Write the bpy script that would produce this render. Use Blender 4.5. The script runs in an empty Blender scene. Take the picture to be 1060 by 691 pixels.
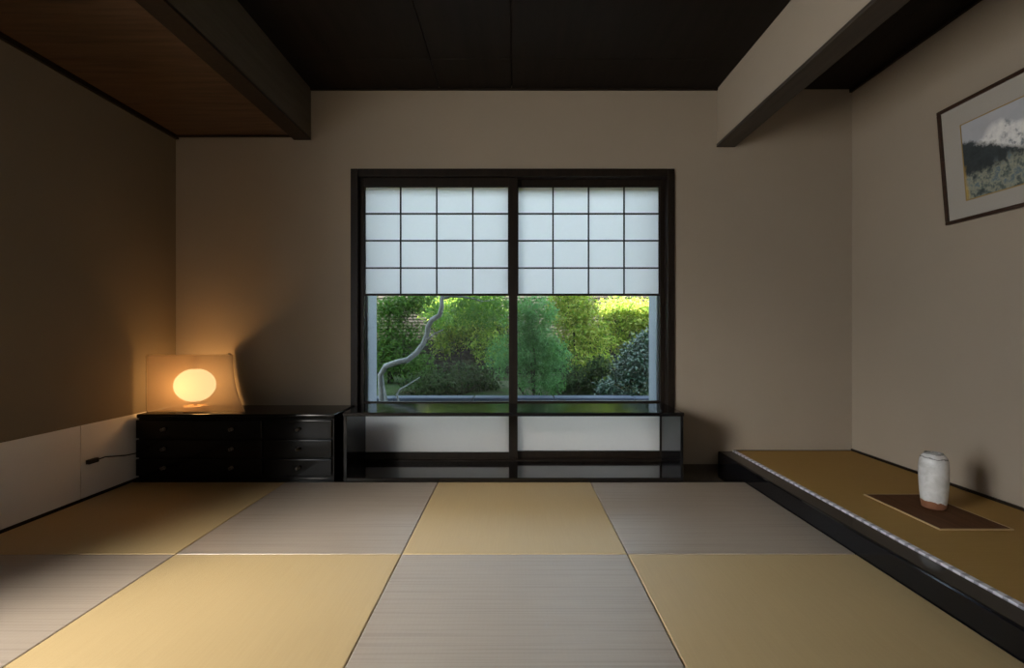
import bpy, math, random
from mathutils import Vector, Matrix, noise
S = bpy.context.scene
COL = S.collection
R = math.radians
random.seed(7)

# ------------------------------------------------------------------ measurement
F, CX, CY, H = 485.0, 532.0, 344.0, 0.875
def P(px, py, Y):
    return Vector(((px-CX)/F*Y, Y, H-(py-CY)/F*Y))
XW, YB, YT = 2.25, 3.118, 2.745        # side walls, back wall, far edge of the mats

# ------------------------------------------------------------------ mesh builder
class MB:
    def __init__(s): s.v=[]; s.f=[]
    def box(s, x0,x1,y0,y1,z0,z1):
        b=len(s.v)
        s.v += [(x0,y0,z0),(x1,y0,z0),(x1,y1,z0),(x0,y1,z0),(x0,y0,z1),(x1,y0,z1),(x1,y1,z1),(x0,y1,z1)]
        s.f += [tuple(b+i for i in q) for q in ((0,3,2,1),(4,5,6,7),(0,1,5,4),(1,2,6,5),(2,3,7,6),(3,0,4,7))]
        return s
    def tube(s, pts, rads, n=8):
        pts=[Vector(p) for p in pts]
        if not isinstance(rads,(list,tuple)): rads=[rads]*len(pts)
        b=len(s.v); ref=Vector((0.31,0.92,0.23))
        for i,p in enumerate(pts):
            t=(pts[min(i+1,len(pts)-1)]-pts[max(i-1,0)]).normalized()
            u=t.cross(ref)
            if u.length<1e-3: u=t.cross(Vector((1,0,0)))
            u.normalize(); w=t.cross(u)
            for k in range(n):
                a=2*math.pi*k/n
                s.v.append(tuple(p+(u*math.cos(a)+w*math.sin(a))*rads[i]))
        for i in range(len(pts)-1):
            for k in range(n):
                a=b+i*n+k; c=b+i*n+(k+1)%n
                s.f.append((a,c,c+n,a+n))
        s.f.append(tuple(b+k for k in range(n))[::-1])
        e=b+(len(pts)-1)*n
        s.f.append(tuple(e+k for k in range(n)))
        return s
    def lathe(s, prof, n=32, c=(0,0,0), wob=None):
        b=len(s.v)
        for (r,z) in prof:
            for k in range(n):
                a=2*math.pi*k/n
                rr=r if wob is None else r*wob(a,z)
                s.v.append((c[0]+rr*math.cos(a),c[1]+rr*math.sin(a),c[2]+z))
        for i in range(len(prof)-1):
            for k in range(n):
                a=b+i*n+k; d=b+i*n+(k+1)%n
                s.f.append((a,d,d+n,a+n))
        s.f.append(tuple(b+k for k in range(n))[::-1])
        e=b+(len(prof)-1)*n
        s.f.append(tuple(e+k for k in range(n)))
        return s
    def leaf(s, p, d, nrm, L, w):
        u=d.cross(nrm)
        if u.length<1e-4: return
        u.normalize(); q=u.cross(d).normalized()
        b=len(s.v)
        m=p+d*(L*.45)+q*(L*.07)
        s.v += [tuple(p),tuple(m+u*w*.5-q*(w*.15)),tuple(p+d*L-q*(L*.08)),tuple(m-u*w*.5-q*(w*.15)),tuple(m)]
        s.f += [(b,b+1,b+4),(b+1,b+2,b+4),(b+2,b+3,b+4),(b+3,b,b+4)]
    def build(s, name, mat, parent=None, bevel=0, smooth=False, seg=2):
        me=bpy.data.meshes.new(name); me.from_pydata(s.v,[],s.f); me.update()
        if mat: me.materials.append(mat)
        if smooth:
            for p in me.polygons: p.use_smooth=True
        o=bpy.data.objects.new(name,me); COL.objects.link(o)
        if bevel:
            m=o.modifiers.new('bevel','BEVEL'); m.width=bevel; m.segments=seg; m.limit_method='ANGLE'
            m.harden_normals=False
        if parent: o.parent=parent
        return o

def tag(o,label=None,cat=None,group=None,kind=None):
    if label: o['label']=label
    if cat: o['category']=cat
    if group: o['group']=group
    if kind: o['kind']=kind
    return o
def empty(name,loc=(0,0,0),rot=(0,0,0)):
    o=bpy.data.objects.new(name,None); o.location=loc; o.rotation_euler=rot; o.empty_display_size=.1
    COL.objects.link(o); return o
def struct(mb,name,mat,parent=None,bevel=0):
    return tag(mb.build(name,mat,parent,bevel),kind='structure')
def copy_tree(o,parent=None):
    c=o.copy(); COL.objects.link(c); c.parent=parent
    for ch in list(o.children): copy_tree(ch,c)
    return c

# ------------------------------------------------------------------ materials
class NT:
    def __init__(s,name):
        s.m=bpy.data.materials.new(name); s.m.use_nodes=True
        s.t=s.m.node_tree; s.t.nodes.clear()
        s.out=s.n('ShaderNodeOutputMaterial')
    def n(s,typ,**kw):
        x=s.t.nodes.new(typ)
        for k,v in kw.items():
            if k.startswith('_'): setattr(x,k[1:],v)
        return x
    def l(s,a,b): s.t.links.new(a,b)
    def math(s,op,a,b=None,clamp=False):
        x=s.n('ShaderNodeMath'); x.operation=op; x.use_clamp=clamp
        for i,v in enumerate((a,b)):
            if v is None: continue
            if isinstance(v,(int,float)): x.inputs[i].default_value=v
            else: s.l(v,x.inputs[i])
        return x.outputs[0]
    def mix(s,fac,a,b,blend='MIX'):
        x=s.n('ShaderNodeMix'); x.data_type='RGBA'; x.blend_type=blend
        for i,v in ((0,fac),(6,a),(7,b)):
            if isinstance(v,(int,float)): x.inputs[i].default_value=v
            elif isinstance(v,tuple): x.inputs[i].default_value=(*v,1) if len(v)==3 else v
            else: s.l(v,x.inputs[i])
        return x.outputs[2]
    def coord(s,which='Object',scale=(1,1,1),rot=(0,0,0)):
        c=s.n('ShaderNodeTexCoord'); m=s.n('ShaderNodeMapping')
        m.inputs['Scale'].default_value=scale; m.inputs['Rotation'].default_value=rot
        s.l(c.outputs[which],m.inputs[0]); return m.outputs[0]
    def noise(s,vec,scale,detail=4,rough=.5):
        x=s.n('ShaderNodeTexNoise'); x.inputs['Scale'].default_value=scale
        x.inputs['Detail'].default_value=detail; x.inputs['Roughness'].default_value=rough
        s.l(vec,x.inputs['Vector']); return x.outputs[0]
    def wave(s,vec,scale,direction,dist=0,detail=2):
        x=s.n('ShaderNodeTexWave'); x.wave_type='BANDS'; x.bands_direction=direction
        x.inputs['Scale'].default_value=scale; x.inputs['Distortion'].default_value=dist
        x.inputs['Detail'].default_value=detail
        s.l(vec,x.inputs['Vector']); return x.outputs[1]
    def ramp(s,fac,stops):
        x=s.n('ShaderNodeValToRGB'); e=x.color_ramp.elements
        while len(e)<len(stops): e.new(.5)
        for k,(p,c) in enumerate(stops):
            e[k].position=p; e[k].color=(*c,1)
        s.l(fac,x.inputs[0]); return x.outputs[0]
    def bump(s,h,strength,dist=.002):
        x=s.n('ShaderNodeBump'); x.inputs['Strength'].default_value=strength; x.inputs['Distance'].default_value=dist
        s.l(h,x.inputs['Height']); return x.outputs[0]
    def bsdf(s,col,rough=.6,spec=.4,normal=None,metal=0,coat=0):
        b=s.n('ShaderNodeBsdfPrincipled')
        if isinstance(col,tuple): b.inputs['Base Color'].default_value=(*col,1)
        else: s.l(col,b.inputs['Base Color'])
        if isinstance(rough,(int,float)): b.inputs['Roughness'].default_value=rough
        else: s.l(rough,b.inputs['Roughness'])
        b.inputs['Specular IOR Level'].default_value=spec; b.inputs['Metallic'].default_value=metal
        b.inputs['Coat Weight'].default_value=coat
        b.inputs['Coat Roughness'].default_value=.06
        if normal is not None: s.l(normal,b.inputs['Normal'])
        return b
    def done(s,sh): s.l(sh,s.out.inputs[0]); return s.m

def plain(name,col,rough=.5,spec=.4,metal=0,var=.12,scale=30,coat=0,bump=0):
    t=NT(name); v=t.coord()
    n=t.noise(v,scale,4)
    c=t.mix(n,tuple(x*(1-var) for x in col),tuple(min(1,x*(1+var)) for x in col))
    return t.done(t.bsdf(c,rough,spec,t.bump(n,bump) if bump else None,metal,coat).outputs[0])

def m_plaster(name,col):
    t=NT(name); v=t.coord()
    fine=t.noise(v,220,3,.7); big=t.noise(v,3,4,.5)
    th=t.noise(t.coord(scale=(8,8,190)),3,3,.6)
    c=t.mix(big,tuple(x*.95 for x in col),tuple(x*1.05 for x in col))
    c=t.mix(t.math('MULTIPLY',th,.30),c,tuple(x*.72 for x in col))
    h=t.math('ADD',t.math('MULTIPLY',fine,.5),th)
    return t.done(t.bsdf(c,.85,.15,t.bump(h,.25,.002)).outputs[0])

def m_tatami(name,col,col2,axis,sheen=.35,rough=.5,ribbed=False):
    # rush weave: fine rows across, warp lines every 1.5 cm
    t=NT(name); v=t.coord()
    a,b=('Y','X') if axis=='X' else ('X','Y')
    rows=t.wave(v,95,a,.6,2)
    warp=t.wave(v,21,b,0,0)
    sc=(2.2,60,1) if axis=='X' else (60,2.2,1)
    streak=t.noise(t.coord(scale=sc),2.2,5,.65)
    big=t.noise(v,2.5,3)
    c=t.mix(streak,col,col2)
    c=t.mix(t.math('MULTIPLY',big,.22),c,tuple(x*.75 for x in col))
    c=t.mix(t.math('MULTIPLY',t.math('SUBTRACT',1,rows),.16),c,tuple(x*.45 for x in col))
    if ribbed:
        rib=t.noise(t.coord(scale=(.5,75,1)),1.6,2,.4)
        c=t.mix(t.math('MULTIPLY',t.math('MULTIPLY',t.math('SUBTRACT',rib,.52),9,True),.24),c,tuple(x*.40 for x in col))
    h=t.math('ADD',t.math('ADD',rows,t.math('MULTIPLY',warp,.3)),t.math('MULTIPLY',streak,.6))
    return t.done(t.bsdf(c,rough,sheen,t.bump(h,.22,.0014)).outputs[0])

def m_wood(name,col,col2,axis='Y',rough=.45,spec=.35,scale=1,bump=.15,coat=0):
    t=NT(name)
    sc={'X':(1.2,16,16),'Y':(16,1.2,16),'Z':(16,16,1.2)}[axis]
    v=t.coord(scale=tuple(k*scale for k in sc))
    n=t.noise(v,2.2,7,.62)
    c=t.ramp(n,[(.3,col),(.7,col2)])
    return t.done(t.bsdf(c,rough,spec,t.bump(n,bump,.002),0,coat).outputs[0])

def m_lacquer(name,col=(.005,.005,.006),rough=.08,spec=.36):
    t=NT(name); v=t.coord()
    n=t.noise(v,6,3); r=t.math('ADD',t.math('MULTIPLY',n,.05),rough-.02)
    return t.done(t.bsdf(col,r,spec,t.bump(t.noise(v,4,2),.02,.003)).outputs[0])

def m_paper(name,col,trans=.6,transp=0.0):
    t=NT(name); v=t.coord()
    n=t.noise(v,60,5,.6); f=t.noise(t.coord(scale=(40,40,9)),6,4,.7)
    c=t.mix(n,tuple(x*.95 for x in col),col)
    c=t.mix(t.math('MULTIPLY',f,.12),c,tuple(x*.8 for x in col))
    d=t.n('ShaderNodeBsdfDiffuse'); r=t.n('ShaderNodeBsdfTranslucent')
    t.l(c,d.inputs[0]); t.l(c,r.inputs[0])
    m=t.n('ShaderNodeMixShader'); m.inputs[0].default_value=trans
    t.l(d.outputs[0],m.inputs[1]); t.l(r.outputs[0],m.inputs[2]); o=m.outputs[0]
    if transp:
        tr=t.n('ShaderNodeBsdfTransparent'); m2=t.n('ShaderNodeMixShader'); m2.inputs[0].default_value=transp
        t.l(o,m2.inputs[1]); t.l(tr.outputs[0],m2.inputs[2]); o=m2.outputs[0]
    return t.done(o)

def m_glass(name,tint=(.93,.96,.97)):
    t=NT(name)
    tr=t.n('ShaderNodeBsdfTransparent'); tr.inputs[0].default_value=(*tint,1)
    g=t.n('ShaderNodeBsdfGlossy'); g.inputs['Roughness'].default_value=.01
    fr=t.n('ShaderNodeFresnel'); fr.inputs[0].default_value=1.35
    m=t.n('ShaderNodeMixShader'); t.l(t.math('MULTIPLY',fr.outputs[0],.8),m.inputs[0])
    t.l(tr.outputs[0],m.inputs[1]); t.l(g.outputs[0],m.inputs[2])
    return t.done(m.outputs[0])

def m_leaf(name,cols,rough=.45,spec=.4,trans=.35):
    t=NT(name); g=t.n('ShaderNodeNewGeometry')
    k=len(cols)
    c=t.ramp(g.outputs['Random Per Island'],[(i/(k-1) if k>1 else 0,cc) for i,cc in enumerate(cols)])
    b=t.bsdf(c,rough,spec)
    r=t.n('ShaderNodeBsdfTranslucent'); t.l(t.mix(1.0,c,(1.0,.95,.35),'MULTIPLY'),r.inputs[0])
    m=t.n('ShaderNodeMixShader'); m.inputs[0].default_value=trans
    t.l(b.outputs[0],m.inputs[1]); t.l(r.outputs[0],m.inputs[2])
    return t.done(m.outputs[0])

def m_emit(name,col,strength,transp):
    t=NT(name)
    v=t.coord(); w=t.wave(v,14,'Z',.4,2)
    e=t.n('ShaderNodeEmission'); t.l(t.mix(w,tuple(x*.92 for x in col),col),e.inputs[0]); e.inputs[1].default_value=strength
    tr=t.n('ShaderNodeBsdfTransparent'); m=t.n('ShaderNodeMixShader'); m.inputs[0].default_value=transp
    t.l(e.outputs[0],m.inputs[1]); t.l(tr.outputs[0],m.inputs[2])
    return t.done(m.outputs[0])

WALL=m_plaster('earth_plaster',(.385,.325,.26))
WALL_SHADED=m_plaster('shaded_earth_plaster',(.19,.155,.112))  # wall plaster darkened; the left wall's shade is put into the colour
PAPERW=m_plaster('wainscot_paper',(.72,.69,.67))
RUSH=m_tatami('rush_ochre',(.455,.33,.162),(.535,.395,.203),'Y')
RUSH_SHEEN=m_tatami('rush_grey_sheen',(.315,.258,.205),(.43,.358,.29),'X',.5,.36,True)  # same rush turned crosswise; its greyer sheen is put into the colour
RUSHA=m_tatami('rush_alcove',(.35,.205,.055),(.44,.27,.085),'X',.2,.65)
CEIL=m_wood('ceiling_wood',(.007,.0052,.004),(.013,.0095,.007),'Y',.6,.15,.6)
SOFF=m_wood('soffit_wood',(.030,.016,.009),(.105,.060,.035),'X',.40,.4,.9)
DARK=m_wood('dark_trim_wood',(.009,.006,.0045),(.020,.0135,.009),'Z',.45,.22)
DARKH=m_wood('dark_beam_wood',(.030,.024,.018),(.055,.044,.034),'Y',.5,.3)
BEAML=m_wood('grey_beam_wood',(.085,.071,.053),(.115,.096,.072),'Y',.6,.25)
LACQ=m_lacquer('black_lacquer')
LACQF=m_lacquer('floor_lacquer',(.006,.005,.005),.07,.6)
LACQS=m_lacquer('satin_lacquer',(.004,.0036,.0032),.11,.18)
SHOJI=m_paper('shoji_paper',(.95,.95,.95),.80)
LOWP=m_paper('lower_white_panel',(.94,.875,.83),.80)
GLASS=m_glass('window_glass')
ALU=plain('aluminium',(.50,.54,.62),.32,.5,.6,.06,12)
METAL=plain('dark_bronze',(.10,.085,.065),.32,.5,.8)
BLACKP=plain('black_plastic',(.012,.011,.011),.4)

# ------------------------------------------------------------------ room shell
ZC, ZS = 2.495, 2.182
struct(MB().box(-2.40,2.40,-2.3,3.26,-.16,-.03),'floor',RUSH_SHEEN)
# left wall with the big window opening out of the frame
OY0,OY1,OZ0,OZ1=-.75,.88,.12,1.92
m=MB(); m.box(-2.40,-XW,OY1,3.26,-.03,2.6); m.box(-2.40,-XW,-2.3,OY0,-.03,2.6)
m.box(-2.40,-XW,OY0,OY1,-.03,OZ0); m.box(-2.40,-XW,OY0,OY1,OZ1,2.6)
struct(m,'wall_left',WALL_SHADED)
struct(MB().box(-XW,-2.10,OY1+.001,OY1+.14,-.03,ZS),'added_shade_post',DARK,bevel=.006)  # unseen post added at the opening to shade the left mats
struct(MB().box(XW,2.40,-2.3,3.26,-.03,2.6),'wall_right',WALL)
m=MB(); m.box(-XW,-1.06,YB,3.26,-.03,2.6); m.box(1.045,XW,YB,3.26,-.03,2.6); m.box(-1.06,1.045,YB,3.26,1.935,2.6)
struct(m,'wall_back',WALL)
struct(MB().box(-XW,XW,-2.3,-2.15,-.03,2.6),'wall_front',m_plaster('pale_bounce_paper',(.78,.75,.70)))  # unseen wall kept pale to bounce light onto the back wall
# main ceiling of wide boards with narrow gaps
m=MB(); xs=[-1.36,-.495,-.015,1.36]
ys=[-2.15,-.9,.35,1.56,2.776,YB]
for i in range(len(xs)-1):
    for j in range(len(ys)-1):
        m.box(xs[i]+.002,xs[i+1]-.002,ys[j]+.002,ys[j+1]-.002,ZC,ZC+.02)
m.box(-1.36,1.36,-2.15,YB,ZC+.02,ZC+.06)
struct(m,'ceiling',CEIL,bevel=.002)
m=MB()
for k in range(12):
    y0=-2.15+k*.439; m.box(-XW,-1.45,y0+.001,y0+.438,ZS,ZS+.02)
struct(m,'ceiling_soffit',SOFF)
struct(MB().box(1.45,XW,-2.15,YB,ZC-.003,ZC+.03),'ceiling_alcove',CEIL)
struct(MB().box(-1.462,-1.35,-2.15,YB,ZS-.012,2.55),'trim_1',BEAML,bevel=.003)
struct(MB().box(-1.464,-1.349,-2.15,YB-.001,ZS-.028,ZS-.012),'trim_13',DARK,bevel=.003)
struct(MB().box(1.352,1.465,-2.15,YB,2.128,2.55),'trim_2',WALL)
struct(MB().box(1.346,1.469,-2.15,YB-.001,2.106,2.128),'trim_3',DARKH,bevel=.003)
struct(MB().box(-3.9,2.4,-4.5,4.0,2.6,2.72),'roof_sun_screen',DARKH)  # unseen roof, overhang stretched to keep sun off the opening and near garden
# dark cornice strips
struct(MB().box(-XW,-XW+.02,-2.15,YB,ZS-.024,ZS),'trim_4',DARK)
struct(MB().box(-XW,-1.46,YB-.018,YB,ZS-.010,ZS),'trim_5',DARK)
struct(MB().box(-1.35,1.352,YB-.014,YB,ZC-.012,ZC),'trim_6',DARK)
struct(MB().box(XW-.018,XW,-2.15,YB,ZC-.025,ZC),'trim_7',DARK)
# wainscot paper on the left wall, two sheets that meet at a seam
struct(MB().box(-XW,-XW+.003,2.432,YB,.012,.392),'trim_8',PAPERW)
struct(MB().box(-XW,-XW+.003,1.30,2.428,.012,.392),'trim_9',PAPERW)
struct(MB().box(-XW,-XW+.006,-2.15,YB,-.03,.012),'baseboard_left',DARK)
# black floor boards between mats and window wall
struct(MB().box(-XW,1.355,YT+.002,YB,-.03,0),'floor_boards',LACQF)
# alcove: lacquered front sill, base under the mat, dark base strip
struct(MB().box(1.355,1.452,-2.15,YB,-.03,.088),'trim_10',LACQ,bevel=.008)
struct(MB().box(1.452,XW,-2.15,YB,-.03,.06),'floor_alcove',DARK)
struct(MB().box(XW-.008,XW,-2.15,YB,.06,.103),'baseboard_right',DARK)
struct(MB().box(1.46,XW,YB-.004,YB,.06,.094),'baseboard_back',DARK)

# ------------------------------------------------------------------ window in the back wall
w=tag(empty('window_1',(0,YB,0)),kind='structure')
w_=lambda mb,name,mat,bevel=0: struct(mb,name,mat,w,bevel)
def rel(x0,x1,y0,y1,z0,z1): return MB().box(x0,x1,y0-YB,y1-YB,z0,z1)
m=rel(-1.084,-1.036,YB-.012,3.30,0,1.962); m.box(1.021,1.067,-.012,.182,0,1.962)
m.box(-1.036,1.021,-.012,.182,1.912,1.962); m.box(-1.036,1.021,.004,.182,-.03,.026)
w_(m,'window_frame',DARK,.003)
# outer aluminium sliding sashes with their glass
def sash(x0,x1,y,s0,s1):
    m=rel(x0,x0+s0,y-.015,y+.015,.06,1.90); m.box(x1-s1,x1,y-.015-YB,y+.015-YB,.06,1.90)
    m.box(x0+s0,x1-s1,y-.015-YB,y+.015-YB,1.85,1.90); m.box(x0+s0,x1-s1,y-.015-YB,y+.015-YB,.06,.10)
    w_(m,'sash',ALU,.002)
    w_(rel(x0+s0,x1-s1,y-.002,y+.002,.10,1.85),'glass_pane',GLASS)
sash(-1.03,.02,3.225,.03,.035)
sash(-.01,1.02,3.262,.035,.03)
REV=plain('outer_reveal',(.36,.37,.41),.45,.4,0,.05,8)
m=MB(); m.box(-1.2,-1.024,3.302,3.50,.33,2.2); m.box(-1.2,-1.036,3.50,3.52,.33,2.2)
struct(m,'trim_11',REV,None,.004)
m=MB(); m.box(1.0,1.2,3.302,3.475,.33,2.2); m.box(1.012,1.2,3.475,3.495,.33,2.2)
struct(m,'trim_12',REV,None,.004)

# yukimi shoji: sliding paper lattice above, clear glass, white panel below
def shoji(label,x0,x1,y0,sl,sr,grp):
    y1=y0+.030; yc=(y0+y1)/2; q=F/y0; zz=lambda py: H-(py-CY)/q
    r=empty('shoji_screen',((x0+x1)/2,yc,.026)); tag(r,label,'shoji screen',None)
    o=Vector(((x0+x1)/2,yc,.026))
    def b(mb,*a): mb.box(a[0]-o.x,a[1]-o.x,a[2]-o.y,a[3]-o.y,a[4]-o.z,a[5]-o.z); return mb
    b(MB(),x0,x0+sl,y0,y1,.026,1.912).build('stile',DARK,r,.002)
    b(MB(),x1-sr,x1,y0,y1,.026,1.912).build('stile',DARK,r,.002)
    a,c=x0+sl,x1-sr
    b(MB(),a,c,y0,y1,zz(193),1.912).build('top_rail',DARK,r,.002)
    b(MB(),a,c,y0,y1,.345,.412).build('middle_rail',DARK,r,.002)
    b(MB(),a,c,y0,y1,.026,.072).build('bottom_rail',DARK,r,.002)
    zt,zb=zz(193),zz(305.8)
    fr=b(MB(),a,c,y0+.004,y1-.006,zb,zb+.014)
    zs=[zz(py) for py in (220.7,248.7,277)]
    for z in zs: b(fr,a,c,y0+.006,y1-.010,z-.0045,z+.0045)
    n=4
    for k in range(1,n):
        x=a+(c-a)*k/n; b(fr,x-.0045,x+.0045,y0+.007,y1-.011,zb,zt)
    b(fr,a,a+.006,y0+.006,y1-.008,zb,zt); b(fr,c-.006,c,y0+.006,y1-.008,zb,zt)
    lat=fr.build('lattice',DARK,r)
    b(MB(),a,c,y1-.010,y1-.009,zb+.003,zt).build('paper',SHOJI,lat)['label']='white translucent paper'
    b(MB(),a,c,yc+.004,yc+.007,.412,zb).build('glass_pane',GLASS,r)['label']='clear lower glass'
    b(MB(),a,c,yc-.002,yc+.002,.072,.345).build('lower_panel',LOWP,r)['label']='white panel behind the low shelf'
    return r
shoji('dark framed paper shoji screen on the side of the lamp and the twisted trunk',-1.036,.024,3.140,.031,.058,None)
shoji('dark framed paper shoji screen on the side of the white vase and tokonoma alcove',-.034,1.021,3.176,.058,.030,None)

# opening in the left wall (out of the frame), where the daylight comes in
d=tag(empty('window_2',(-XW,(OY0+OY1)/2,OZ0)),kind='structure')
m=MB(); hw=(OY1-OY0)/2; hh=OZ1-OZ0
m.box(-.15,.01,-hw-.03,-hw,-.03,hh+.03); m.box(-.15,.01,hw,hw+.03,-.03,hh+.03); m.box(-.15,.01,-hw,hw,hh,hh+.03); m.box(-.15,.01,-hw,hw,-.03,0)
struct(m,'window_frame',DARK,d)

# ------------------------------------------------------------------ tatami mats
tx=[-2.238,-1.338,-.444,.449,1.353]; ty=[.962,1.853,YT]
labels={(0,1):'ochre tatami mat half in shade in front of the drawer chest and white wainscot',
 (1,1):'tatami mat with a greyish sheen in front of the narrow drawers and shelf end',
 (2,1):'ochre tatami mat in front of the middle of the window shelf',
 (3,1):'tatami mat with a pale grey sheen against the far stretch of the alcove sill',
 (0,0):'tatami mat with a greyish brown sheen in the near corner on the wainscot side',
 (1,0):'brightest ochre tatami mat, in the near row',
 (2,0):'ribbed tatami mat with a greyish sheen in the middle of the near row',
 (3,0):'ochre tatami mat in the near row beside the alcove sill'}
for j in range(2):
    for i in range(4):
        och=(i+j)%2==1
        x0,x1,y0,y1=tx[i]+.0012,tx[i+1]-.0012,ty[j]+.0012,ty[j+1]-.0012
        cx,cy=(x0+x1)/2,(y0+y1)/2
        o=MB().box(x0-cx,x1-cx,y0-cy,y1-cy,-.03,0).build('tatami_mat',RUSH if och else RUSH_SHEEN,None,.004)
        o.location=(cx,cy,0)
        tag(o,labels[(i,j)],'tatami mat','checkered borderless tatami mats on the floor')

# alcove mat with white patterned border
o=empty('alcove_mat',(1.86,.6,.06)); tag(o,'brown rush mat covering the raised tokonoma alcove','mat')
MB().box(1.474-1.86,XW-.009-1.86,-1.7,YB-.005-.6,0,.030).build('rush_surface',RUSHA,o,.002)
def m_border():
    t=NT('koraiberi_border'); v=t.coord()
    w1=t.wave(v,7.2,'Y',0,0); n=t.noise(v,160,2)
    f=t.math('GREATER_THAN',t.math('ADD',w1,t.math('MULTIPLY',n,.25)),.42)
    c=t.mix(f,(.36,.35,.40),(.66,.65,.70))
    return t.done(t.bsdf(c,.7,.3).outputs[0])
b=MB().box(1.4525-1.86,1.474-1.86,-1.7,YB-.005-.6,0,.0325).build('border',m_border(),o,.002)
b['label']='white patterned cloth border'

# ------------------------------------------------------------------ vase and its board
def m_board():
    t=NT('vase_board'); v=t.coord(scale=(14,2,14)); n=t.noise(v,3,6,.6)
    c=t.ramp(n,[(.3,(.085,.036,.014)),(.7,(.13,.058,.024))])
    return t.done(t.bsdf(c,.7,.12).outputs[0])
o=empty('vase_board',(1.838,2.062,.09)); tag(o,'thin brown rectangular board lying under the white vase','board')
MB().box(-.142,.142,-.198,.198,0,.005).build('board',m_board(),o,.001)
m=MB(); m.box(-.147,-.142,-.203,.203,0,.006); m.box(.142,.147,-.203,.203,0,.006); m.box(-.142,.142,-.203,-.198,0,.006); m.box(-.142,.142,.198,.203,0,.006)
m.build('edge_strip',plain('board_edge',(.42,.29,.14),.6),o)['label']='pale edge strip'
def m_vase():
    t=NT('vase_glaze'); v=t.coord()
    sp=t.n('ShaderNodeSeparateXYZ'); t.l(t.coord(),sp.inputs[0])
    z=t.math('ADD',sp.outputs[2],t.math('MULTIPLY',t.math('SUBTRACT',t.noise(v,16,3),.5),.045))
    f=t.math('GREATER_THAN',z,.031)
    big=t.noise(v,11,4,.6); fine=t.noise(v,80,4,.6)
    gl=t.ramp(big,[(.35,(.60,.60,.59)),(.52,(.74,.74,.74)),(.68,(.50,.50,.49))])
    gl=t.mix(t.math('MULTIPLY',fine,.25),gl,(.36,.35,.33))
    rim=t.math('GREATER_THAN',t.math('ADD',sp.outputs[2],t.math('MULTIPLY',t.math('SUBTRACT',fine,.5),.012)),.2395)
    band=t.math('MULTIPLY',t.math('GREATER_THAN',z,.223),t.math('LESS_THAN',z,.2275))
    dk=t.math('MAXIMUM',t.math('MULTIPLY',rim,.55),t.math('MULTIPLY',band,.6))
    gl=t.mix(dk,gl,(.06,.055,.05))
    cl=t.mix(fine,(.20,.075,.035),(.28,.12,.06))
    c=t.mix(f,cl,gl)
    ro=t.math('SUBTRACT',.75,t.math('MULTIPLY',f,.60))
    return t.done(t.bsdf(c,ro,.5,t.bump(t.noise(v,22,3),.35,.006)).outputs[0])
prof=[(.001,0),(.050,0),(.0535,.004),(.056,.02),(.060,.045),(.0645,.09),(.0665,.14),(.0665,.185),(.0655,.207),(.062,.222),(.055,.232),(.047,.237),(.043,.241),(.0425,.245),(.040,.247),(.037,.243),(.038,.232),(.05,.215),(.055,.17),(.052,.03),(.001,.02)]
def wob(a,z): return 1+.022*noise.noise((1.6*math.cos(a),1.6*math.sin(a),z*14+3.1))*min(1,z*12)
prof=[(r*(.80 if z<.2 else .79),z) for r,z in prof]
vz=MB().lathe(prof,40,(0,0,0),wob).build('vase',m_vase(),None,0,True)
ss=vz.modifiers.new('sub','SUBSURF'); ss.levels=1; ss.render_levels=2
vz.location=(1.868,2.085,.096)
tag(vz,'white glazed cylindrical pottery vase with bare red clay foot on the brown board','vase')

# ------------------------------------------------------------------ framed picture on the right wall
th=.081
L_,Hh=.95,.583
o=empty('framed_picture',(2.2475,2.419,1.428),(0,-th,0)); tag(o,'framed misty mountain landscape picture leaning out from the wall over the vase','picture')
# local: x to the wall (+), y = minus along the wall, z up
fw=.017
m=MB(); m.box(-.022,0,-L_,0,0,fw); m.box(-.022,0,-L_,0,Hh-fw,Hh); m.box(-.022,0,-fw,0,fw,Hh-fw); m.box(-.022,0,-L_,-L_+fw,fw,Hh-fw)
m.build('frame',m_wood('frame_wood',(.022,.010,.006),(.05,.024,.013),'Y',.4),o,.003)
MB().box(-.012,-.004,-L_+fw,-fw,fw,Hh-fw).build('mat_board',plain('picture_mat',(.40,.375,.335),.9,.1,0,.05,150),o)
u0,u1,v0,v1=-.117,-L_+.117,.100,.465
m=MB(); e=.005
m.box(-.0145,-.012,u1-e,u0+e,v0-e,v0); m.box(-.0145,-.012,u1-e,u0+e,v1,v1+e); m.box(-.0145,-.012,u0,u0+e,v0,v1); m.box(-.0145,-.012,u1-e,u1,v0,v1)
m.build('inner_slip',plain('gilt',(.35,.24,.09),.45,.4,.3),o)
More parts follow.
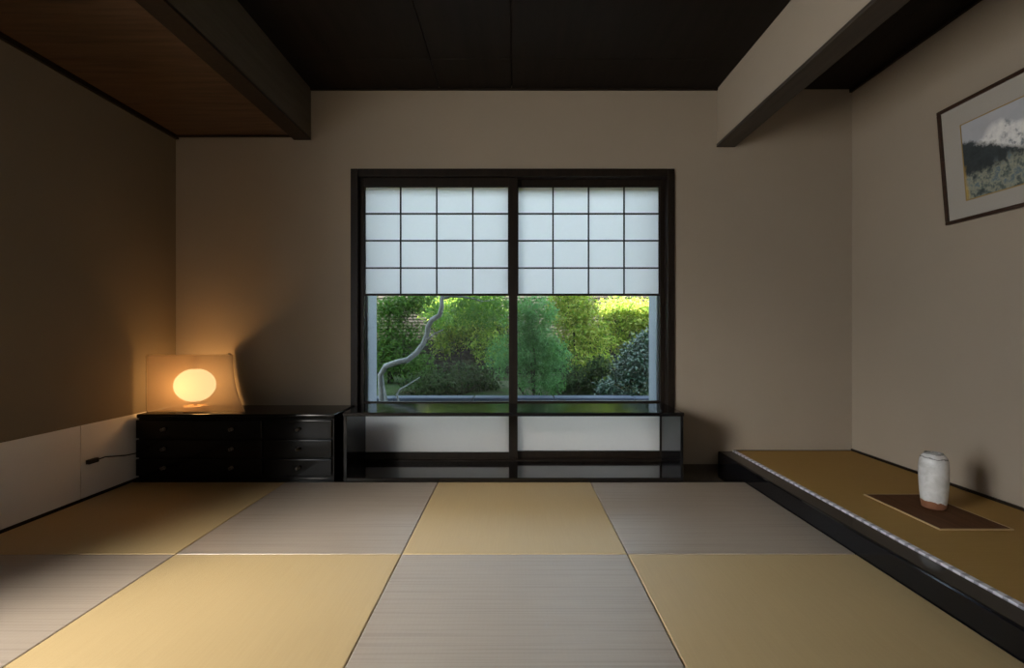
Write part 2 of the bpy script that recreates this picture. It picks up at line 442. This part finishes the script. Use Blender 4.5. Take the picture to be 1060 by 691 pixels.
def m_painting():
    t=NT('landscape_painting'); c=t.n('ShaderNodeTexCoord'); sp=t.n('ShaderNodeSeparateXYZ'); t.l(c.outputs['Object'],sp.inputs[0])
    u=t.math('MULTIPLY',sp.outputs[1],-1.0); v=sp.outputs[2]
    vec=c.outputs['Object']
    n1=t.noise(vec,9,5,.6); n2=t.noise(vec,24,6,.65); n3=t.noise(vec,60,4,.6); n4=t.noise(vec,5,3)
    sky=t.mix(n1,(.36,.38,.42),(.52,.53,.56))
    # hazy blossom white hill
    hh=t.math('SUBTRACT',t.math('ADD',.358,t.math('MULTIPLY',n4,.12)),t.math('MULTIPLY',t.math('ABSOLUTE',t.math('SUBTRACT',u,.30)),.45))
    hill=t.math('MULTIPLY',t.math('SUBTRACT',hh,v),28,True)
    c1=t.mix(hill,sky,t.ramp(n2,[(.36,(.20,.23,.26)),(.48,(.75,.75,.75)),(.6,(.85,.85,.84))]))
    rg=t.math('ADD',t.math('SUBTRACT',.445,t.math('MULTIPLY',u,.46)),t.math('MULTIPLY',t.math('SUBTRACT',n2,.5),.09))
    ridge=t.math('MULTIPLY',t.math('SUBTRACT',rg,v),45,True)
    c2=t.mix(ridge,c1,t.mix(n2,(.010,.014,.017),(.07,.085,.09)))
    fg=t.math('ADD',t.math('ADD',.24,t.math('MULTIPLY',t.math('SUBTRACT',n4,.5),.18)),t.math('MULTIPLY',t.math('SUBTRACT',n2,.5),.14))
    fm=t.math('MULTIPLY',t.math('SUBTRACT',fg,v),30,True)
    tree=t.ramp(n2,[(.36,(.03,.045,.05)),(.45,(.14,.17,.16)),(.53,(.40,.40,.30)),(.62,(.15,.21,.24))])
    c3=t.mix(fm,c2,t.mix(t.math('MULTIPLY',n3,.5),tree,(.09,.11,.10)))
    # yellow foliage near the edge
    ye=t.math('MULTIPLY',t.math('SUBTRACT',.165,t.math('ADD',u,t.math('MULTIPLY',n1,.06))),60,True)
    yv=t.math('MULTIPLY',t.math('SUBTRACT',.27,v),40,True)
    c4=t.mix(t.math('MULTIPLY',ye,t.math('MULTIPLY',yv,.75)),c3,(.55,.38,.10))
    return t.done(t.bsdf(c4,.6,.3).outputs[0])
MB().box(-.0135,-.012,u1,u0,v0,v1).build('painting',m_painting(),o)

# ------------------------------------------------------------------ low black shelf under the window
o=empty('window_shelf',(0,2.92,0)); tag(o,'long low black lacquered shelf running under the window','shelf')
yf,yb=2.748-2.92,YB-.014-2.92
MB().box(-1.006,.999,yf,yb,.383,.405).build('top_board',LACQ,o,.003)
MB().box(-1.002,-.982,yf+.004,yb,.0,.383).build('side_panel',LACQ,o,.002)
MB().box(.979,.995,yf+.004,yb,.0,.383).build('side_panel',LACQ,o,.002)
MB().box(-.982,.979,yf+.004,yb,.0,.022).build('bottom_board',LACQF,o,.002)

# ------------------------------------------------------------------ drawer chest
o=empty('drawer_chest',(-1.64,2.92,0)); tag(o,'low black lacquered chest of drawers in the corner under the lamp','chest')
ox,oy=-1.64,2.92
x0,x1=-2.212-ox,-1.058-ox; yf=2.752-oy; yb=YB-.02-oy; s=F/2.752
def zy(py): return H-(py-CY)/s
m=MB(); m.box(x0,x1,yf+.010,yb,.0,.372); m.build('body',LACQS,o,.003)
MB().box(x0-.006,x1+.006,yf-.004,yb,.372,.396).build('top_board',LACQS,o,.008,False,3)
MB().box(x0,x1,yf+.004,yf+.010,.0,.018).build('plinth',LACQS,o,.001)
rows=[(434.5,453.5),(455,473.5),(475,492.5)]
cols=[(140,271.5,(170,240)),(274,344,(309,))]
for (a,b_) in rows:
    z1,z0=zy(a),zy(b_)
    for (p0,p1,ks) in cols:
        X0,X1=(p0-CX)/s-ox,(p1-CX)/s-ox
        d=MB().box(X0+.003,X1-.003,yf-.002,yf+.010,z0,z1).build('drawer',LACQS,o,.005,False,3)
        for kx in ks:
            kk=MB().lathe([(.001,0),(.011,0),(.011,.002),(.004,.004),(.004,.012),(.009,.016),(.0095,.020),(.006,.024),(.001,.0245)],16)
            k=kk.build('knob',METAL,d,0,True)
            k.rotation_euler=(R(90),0,0); k.location=((kx-CX)/s-ox,yf-.002,(z0+z1)/2)

# ------------------------------------------------------------------ table lamp with sheer shade in the corner
lx,ly=(202-CX)/F*2.935,2.935
o=empty('table_lamp',(lx,ly,.396)); tag(o,'glowing paper lamp with sheer shade standing on the black chest','lamp')
MB().box(-.062,.062,-.062,.062,0,.022).build('base',m_wood('lamp_base_wood',(.20,.11,.05),(.32,.19,.09),'X',.5),o,.003).rotation_euler=(0,0,R(40))
MB().tube([(0,0,.02),(0,0,.052)],.010,10).build('stem',METAL,o,0,True)
MB().tube([(0,0,.248),(0,0,.305)],.004,10).build('stem',BLACKP,o,0,True)
prof=[(.112*math.sin(math.pi*k/22),.150-.104*math.cos(math.pi*k/22)) for k in range(2,21)]
g=MB().lathe(prof,32); g.f=g.f[:-2]
g.build('globe',m_emit('lit_globe_paper',(1.0,.74,.34),2.7,.35),o,0,True)['label']='round lit paper globe'
MB().lathe([(.001,0),(.013,.002),(.015,.010),(.008,.016),(.005,.022),(.009,.029),(.001,.036)],14,(0,0,.298)).build('finial',BLACKP,o,0,True)
# shade: sheer front sheet to the room, plus an added opaque side cheek
def shade(part):
    m=MB(); nz=14; yfr=2.80; n=0
    for i in range(nz+1):
        t=i/nz; z=.402+.340*t; fl=.070*(1-t)**2.4
        xl=(152-CX)/F*yfr; xr=(241.5-CX)/F*yfr+fl-(0 if part=='front' else .012)
        if part=='front': pts=[(xl+(xr-xl)*k/16,yfr) for k in range(17)]
        else:
            xb=(237-CX)/F*3.09+fl*.9
            pts=[(xr+(xb-xr)*k/8,yfr+.008+(3.09-.008-yfr)*k/8) for k in range(9)]
        n=len(pts)
        for (x,y) in pts: m.v.append((x-lx,y-ly,z-.396))
    for i in range(nz):
        for k in range(n-1):
            a=i*n+k; m.f.append((a,a+1,a+1+n,a+n))
    col=lambda k:[Vector(m.v[i*n+k]) for i in range(nz+1)]
    row=lambda i:[Vector(m.v[i*n+k]) for k in range(n)]
    return m,col(n-1),row(nz),row(0),col(0)
mc,*rest=shade('cheek')
ck=mc.build('glow_cheek',plain('opaque_cheek',(.36,.31,.245),.9),o,0,True); ck['label']='opaque cheek added to hold back the lamp light'  # unseen cheek added to shape the glow on the back wall
ck.modifiers.new('thick','SOLIDIFY').thickness=.002
m,edge,top,bot,left=shade('front')
sh=m.build('lamp_shade',m_paper('sheer_shade',(.50,.36,.25),.45,.36),o,0,True)
sh['label']='sheer shade open at the top'
WIRE=plain('shade_wire',(.55,.40,.22),.5)
MB().tube(edge,.0012,6).build('shade_edge',WIRE,sh,0,True)
MB().tube(top,.0016,6).build('shade_rim',WIRE,sh,0,True)
MB().tube(bot,.0022,6).build('shade_rim',WIRE,sh,0,True)
MB().tube(left,.0022,6).build('shade_edge',WIRE,sh,0,True)

# plug and cord of the lamp
o=empty('power_plug',(-XW+.003,2.47,.194)); tag(o,'black plug and cord on the white wainscot beside the chest','plug')
m=MB(); m.box(0,.022,-.014,.046,-.012,.012); m.build('plug',BLACKP,o,.004)
q=[Vector((.012,.045,0)),Vector((.014,.09,.002)),Vector((.016,.15,-.010)),Vector((.018,.22,-.024)),Vector((.018,.29,-.03)),Vector((.017,.36,-.04))]
MB().tube(q,.0032,8).build('cord',BLACKP,o,0,True)

# ------------------------------------------------------------------ garden
def m_soil():
    t=NT('moss_soil'); v=t.coord(); n=t.noise(v,3,6,.6); k=t.noise(v,40,5,.7)
    c=t.ramp(n,[(.35,(.030,.026,.018)),(.5,(.028,.050,.014)),(.68,(.065,.060,.042))])
    return t.done(t.bsdf(c,.95,.1,t.bump(k,.6,.02)).outputs[0])
SOIL=m_soil()
m=MB(); nx,ny=60,50
def gz(x,y): return -.10+.34*max(0,min(1,(y-4.3)/1.4))+.03*noise.noise((x*1.3,y*1.3,0))
gy=[3.29+(14-3.29)*(j/ny)**1.5 for j in range(ny+1)]
for j in range(ny+1):
    for i in range(nx+1):
        x=-8+16*i/nx; m.v.append((x,gy[j],gz(x,gy[j])))
for j in range(ny):
    for i in range(nx):
        a=j*(nx+1)+i; m.f.append((a,a+1,a+nx+2,a+nx+1))
g=struct(m,'ground',SOIL)
struct(MB().box(-9,-2.42,-6,3.28,-.2,-.12),'ground_side',plain('gravel',(.42,.40,.37),.9,.1,0,.3,60))
# unseen block added outside to shade one end of the lower white panel
struct(MB().box(-1.03,-.765,3.258,3.75,-.028,.325),'outer_shade_block',plain('shade_block_dark',(.10,.085,.07),.9))

# stone kerb
STONE=plain('kerb_stone',(.05,.06,.09),.6,.4,0,.25,9,0,.3)
m=MB()
for k in range(7):
    x=-2.8+k*.8; m.box(x+.004,x+.796,4.62+.01*random.random(),4.80,-.05,.228+.012*random.random())
o=m.build('stone_kerb',STONE,None,.012); tag(o,'long blue grey stone kerb at the foot of the garden planting','kerb')

BARK=plain('pale_bark',(.25,.25,.245),.85,.2,0,.35,25,0,.6)
BARKD=plain('dark_bark',(.05,.04,.03),.9,.1,0,.3,25,0,.6)
def rnd_dir(zb=0):
    while True:
        d=Vector((random.uniform(-1,1),random.uniform(-1,1),random.uniform(-1,1)))
        if .1<d.length<1: break
    d.normalize(); d.z+=zb; return d.normalized()
def foliage(blobs,L,wd,droop=-.3,flat=.7,spray=1):
    m=MB()
    for (c,rx,ry,rz,n) in blobs:
        cnt=max(1,n//spray)
        for _ in range(cnt):
            d=rnd_dir(); rr=random.random()**.42
            off=1+.35*noise.noise((d.x*2.1+c.x*3,d.y*2.1+c.y*3,d.z*2.1+c.z*3))
            p=c+Vector((d.x*rx,d.y*ry,d.z*rz))*rr*off
            base=rnd_dir(droop)
            for q in range(spray):
                dd=(base+rnd_dir()*.7).normalized() if spray>1 else base
                pp=p+rnd_dir()*L*.6 if spray>1 else p
                nn=(Vector((0,-.35,flat))+rnd_dir()*.6).normalized()
                s_=random.uniform(.65,1.25)
                m.leaf(pp,dd,nn,L*s_,wd*s_)
    return m
def B(px,py,Y,rx,rz,ry,n): return (P(px,py,Y),rx*Y/F,ry,rz*Y/F,n)
def plant(name,label,cat,base,blobs,leafmat,L,wd,stems,droop=-.3,flat=.7,spray=1,group=None,bark=BARKD):
    bx,by=base; b=Vector((bx,by,gz(bx,by)-.02))
    r=empty(name,b); tag(r,label,cat,group)
    m=foliage(blobs,L,wd,droop,flat,spray)
    m.v=[(x-b.x,y-b.y,z-b.z) for (x,y,z) in m.v]
    m.build('foliage',leafmat,r)
    for k in range(stems):
        c=random.choice(blobs)[0]
        e=c-b+Vector((random.uniform(-.1,.1),random.uniform(-.05,.05),0))
        mid=e*.5+Vector((random.uniform(-.06,.06),random.uniform(-.05,.05),.05))
        MB().tube([(random.uniform(-.04,.04),random.uniform(-.03,.03),0),mid*.55,mid,e*.8,e],[.014,.012,.010,.007,.004],6).build('stem',bark,r,0,True)
    return r
G_MAPLE=m_leaf('maple_leaf',[(.07,.17,.03),(.10,.24,.045),(.16,.30,.05),(.09,.20,.05)],.6,.10,.45)
G_FEATH=m_leaf('feathery_leaf',[(.06,.17,.05),(.11,.28,.10),(.17,.38,.15)],.6,.10,.4)
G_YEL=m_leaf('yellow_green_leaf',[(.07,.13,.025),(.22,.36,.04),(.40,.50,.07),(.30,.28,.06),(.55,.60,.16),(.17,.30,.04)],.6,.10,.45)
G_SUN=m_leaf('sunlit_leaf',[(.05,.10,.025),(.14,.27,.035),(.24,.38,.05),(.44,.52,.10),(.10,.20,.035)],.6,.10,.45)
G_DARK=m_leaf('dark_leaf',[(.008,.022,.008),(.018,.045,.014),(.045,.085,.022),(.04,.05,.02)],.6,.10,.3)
G_CAM=m_leaf('glossy_leaf',[(.022,.055,.030),(.030,.075,.040),(.020,.050,.020)],.22,.6,.15)
G_MID=m_leaf('mid_leaf',[(.045,.10,.022),(.07,.15,.03),(.10,.19,.035)],.6,.10,.4)

# twisted tree
YT_=4.35
bx=P(398,425,YT_).x; b0=Vector((bx,YT_,gz(bx,YT_)-.02))
r=empty('twisted_tree',b0); tag(r,'small tree with a bare pale twisted trunk, nearest the lamp side of the window','tree')
tp=[(399,455),(397,430),(395,405),(394,388),(399,379),(410,375),(422,372.5),(431,365),(438,356),(442,346),(443,338),(447,331),(455,326),(457.5,317),(457,310),(460,300),(468,285)]
pts=[P(x,y,YT_+.05*math.sin(i*.9))-b0 for i,(x,y) in enumerate(tp)]
MB().tube(pts,[.036,.034,.030,.027,.026,.026,.026,.025,.024,.023,.023,.024,.023,.021,.02,.018,.012],10).build('trunk',BARK,r,0,True)
def branch(pl,r0,r1,dy=0):
    n=len(pl); MB().tube([P(x,y,YT_+dy*i)-b0 for i,(x,y) in enumerate(pl)],[r0+(r1-r0)*i/(n-1) for i in range(n)],8).build('branch',BARK,r,0,True)
branch([(459,309),(466,306.5),(478,307),(490,309),(500,312),(512,310)],.014,.006,.02)
branch([(413,418),(411,408),(414,403),(424,397),(435,390)],.010,.005,.03)
branch([(401,417),(399,408),(397,398)],.009,.008,.01)
branch([(441,352),(450,345),(459,341)],.010,.005,.03)
m=foliage([B(425,296,4.5,30,10,.35,500),B(500,318,4.6,36,18,.35,2000),B(455,327,5.0,18,14,.3,500),B(470,296,4.5,30,10,.4,400),(Vector((-2.4,5.0,2.2)),.8,.4,.5,2600)],.055,.016,-.2,.8,4)  # last blob is an unseen detached crown added to shade the fence
m.v=[(x-b0.x,y-b0.y,z-b0.z) for (x,y,z) in m.v]; m.build('foliage',G_MAPLE,r)

plant('laceleaf_shrub','soft feathery green laceleaf shrub mounded behind the middle stile','shrub',(P(552,400,5.05).x,5.1),
      [B(552,348,5.1,26,12,.2,1300),B(550,326,5.1,28,24,.2,4200),B(562,368,5.1,30,22,.2,4200),B(528,370,5.15,26,24,.2,2240),B(560,396,5.08,28,12,.18,1260)],G_FEATH,0.051,0.010,5,-.35,.8,5)
plant('bright_shrub','bright yellow green leafy shrub in sun behind the feathery one','shrub',(P(595,400,6.1).x,6.1),
      [B(588,304,6.1,28,8,.2,900),B(592,322,6.1,28,20,.22,3450),B(606,346,6.1,30,20,.22,2700),B(612,376,6.0,26,20,.2,1350)],G_YEL,0.056,0.018,5,-.2,.7,3)
plant('tall_hedge','tall sunlit hedge top filling the corner above the glossy bush','hedge',(P(660,400,6.6).x,6.6),
      [B(652,326,6.6,32,18,.22,5100),B(690,330,6.6,30,28,.22,2700),B(645,350,6.6,30,18,.2,1500),B(630,318,6.6,16,10,.2,450)],G_YEL,0.053,0.019,6,-.1,.7,3)
plant('glossy_bush','dark glossy leaved bush with bluish shine beside the alcove side sash','bush',(P(658,410,5.15).x,5.15),
      [B(657,384,5.15,24,32,.25,2850),B(672,358,5.2,20,20,.22,1350),B(634,402,5.1,20,13,.2,1050)],G_CAM,0.044,0.022,5,-.15,.75)
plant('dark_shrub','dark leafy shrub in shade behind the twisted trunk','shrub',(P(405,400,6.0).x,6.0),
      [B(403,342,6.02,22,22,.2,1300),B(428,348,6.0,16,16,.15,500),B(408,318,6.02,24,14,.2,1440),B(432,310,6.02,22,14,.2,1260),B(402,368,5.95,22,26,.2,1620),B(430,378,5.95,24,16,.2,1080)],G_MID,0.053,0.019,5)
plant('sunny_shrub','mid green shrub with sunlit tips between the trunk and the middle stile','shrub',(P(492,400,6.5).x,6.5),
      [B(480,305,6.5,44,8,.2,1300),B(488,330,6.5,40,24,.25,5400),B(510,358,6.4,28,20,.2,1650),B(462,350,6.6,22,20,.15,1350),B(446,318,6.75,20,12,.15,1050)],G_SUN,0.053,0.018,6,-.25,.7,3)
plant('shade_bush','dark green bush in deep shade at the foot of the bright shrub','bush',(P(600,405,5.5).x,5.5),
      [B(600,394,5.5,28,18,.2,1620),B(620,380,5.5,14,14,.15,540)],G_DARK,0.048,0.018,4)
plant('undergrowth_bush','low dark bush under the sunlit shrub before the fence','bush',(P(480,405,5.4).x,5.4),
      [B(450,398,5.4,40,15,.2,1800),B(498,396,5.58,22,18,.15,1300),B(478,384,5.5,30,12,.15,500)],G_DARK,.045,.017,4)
for i,(px,py,Y,nm) in enumerate([(420,412,4.42,'small fern by the foot of the twisted tree'),(545,414,4.40,'small fern at the kerb before the feathery shrub'),(495,416,4.40,'small fern at the kerb on the lamp side of the stile'),(612,414,4.40,'small fern at the kerb before the glossy bush')]):
    c=P(px,py,Y); plant('fern',nm,'fern',(c.x,Y),[(Vector((c.x,Y,gz(c.x,Y)+.16)),.13,.10,.10,260)],G_MID,.07,.016,2,-.1,.6)

# slatted bamboo fence
SLAT=m_wood('shaded_bamboo_slat',(.013,.0095,.007),(.032,.023,.017),'X',.6,.3,.8)  # darker than real bamboo; the fence's shade is put into the colour
FY=7.1
o=empty('bamboo_fence',(0,FY,gz(0,FY))); tag(o,'brown bamboo slat fence along the back of the garden','fence')
MB().box(-3.9,3.9,.012,.022,.0,1.5).build('backing',plain('shaded_reed_backing',(.012,.009,.006),.9),o)  # added to hide sky between slats; shade put into its colour
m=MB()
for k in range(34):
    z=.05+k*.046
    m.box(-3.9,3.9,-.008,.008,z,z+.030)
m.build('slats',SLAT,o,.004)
for k in range(8):
    x=-3.7+k*1.05
    MB().tube([(x,.055,-.1),(x,.055,1.7)],.035,10).build('post',BARKD,o,0,True)
# trees beyond the fence
for i,(x,Y,h,lab,mt) in enumerate([(-4.6,9.2,3.0,'dark tree beyond the fence, behind the twisted trunk',G_DARK),(-1.5,9.3,3.0,'mid green tree beyond the fence, lamp side of the stile',G_MID),(1.5,9.4,2.3,'pale green tree beyond the fence behind the feathery shrub',G_YEL),(4.6,9.3,2.9,'bright green tree beyond the fence behind the sunlit hedge',G_YEL)]):
    plant('tree',lab,'tree',(x,Y),[(Vector((x,Y,h*.45)),1.4,.8,h*.45,2600)],mt,.16,.07,3,-.2,.6)

# ------------------------------------------------------------------ light
W=bpy.data.worlds.new('world'); S.world=W; W.use_nodes=True
bg=W.node_tree.nodes['Background']; bg.inputs[0].default_value=(.74,.87,1.0,1); bg.inputs[1].default_value=5.0
def light(name,typ,loc,rot,energy,col,**kw):
    l=bpy.data.lights.new(name,typ); l.energy=energy; l.color=col
    for k,v in kw.items(): setattr(l,k,v)
    o=bpy.data.objects.new(name,l); o.location=loc; o.rotation_euler=rot; COL.objects.link(o); return o
sd=Vector((.28,.78,-.49)).normalized()
light('sun','SUN',(0,0,8),sd.to_track_quat('-Z','Y').to_euler(),58,(1,.93,.78),angle=R(1.5))
light('daylight_side_window','AREA',(-2.55,(OY0+OY1)/2,1.05),(0,R(-90),0),53,(1.0,.94,.86),shape='RECTANGLE',size=1.5,size_y=1.1)
av=Vector((-1.0,1.6,0))-Vector((-2.8,-.2,1.7))
light('floor_fill_side_window','AREA',(-2.8,-.2,1.7),av.to_track_quat('-Z','Y').to_euler(),21,(1,.94,.84),shape='RECTANGLE',size=.7,size_y=.7,spread=R(60))  # added fill aimed through the side opening to brighten the left mats
light('lamp_bulb','POINT',(lx,ly,.396+.155),(0,0,0),11.0,(1,.47,.135),shadow_soft_size=.045)

# ------------------------------------------------------------------ camera
c=bpy.data.cameras.new('camera'); c.sensor_width=36; c.lens=36*F/1060
c.shift_x=-(CX-530)/1060; c.shift_y=-(345.5-CY)/1060; c.clip_start=.02
cam=bpy.data.objects.new('camera',c); cam.location=(0,0,H); cam.rotation_euler=(R(90),0,0); COL.objects.link(cam); S.camera=cam

S.view_settings.view_transform='Standard'; S.view_settings.look='None'; S.view_settings.gamma=1
S.view_settings.use_curve_mapping=False; S.view_settings.exposure=0.0
S.cycles.max_bounces=10; S.cycles.diffuse_bounces=5; S.cycles.transparent_max_bounces=16
S.cycles.caustics_reflective=False; S.cycles.caustics_refractive=False
S.cycles.use_denoising=True; S.cycles.sample_clamp_indirect=4
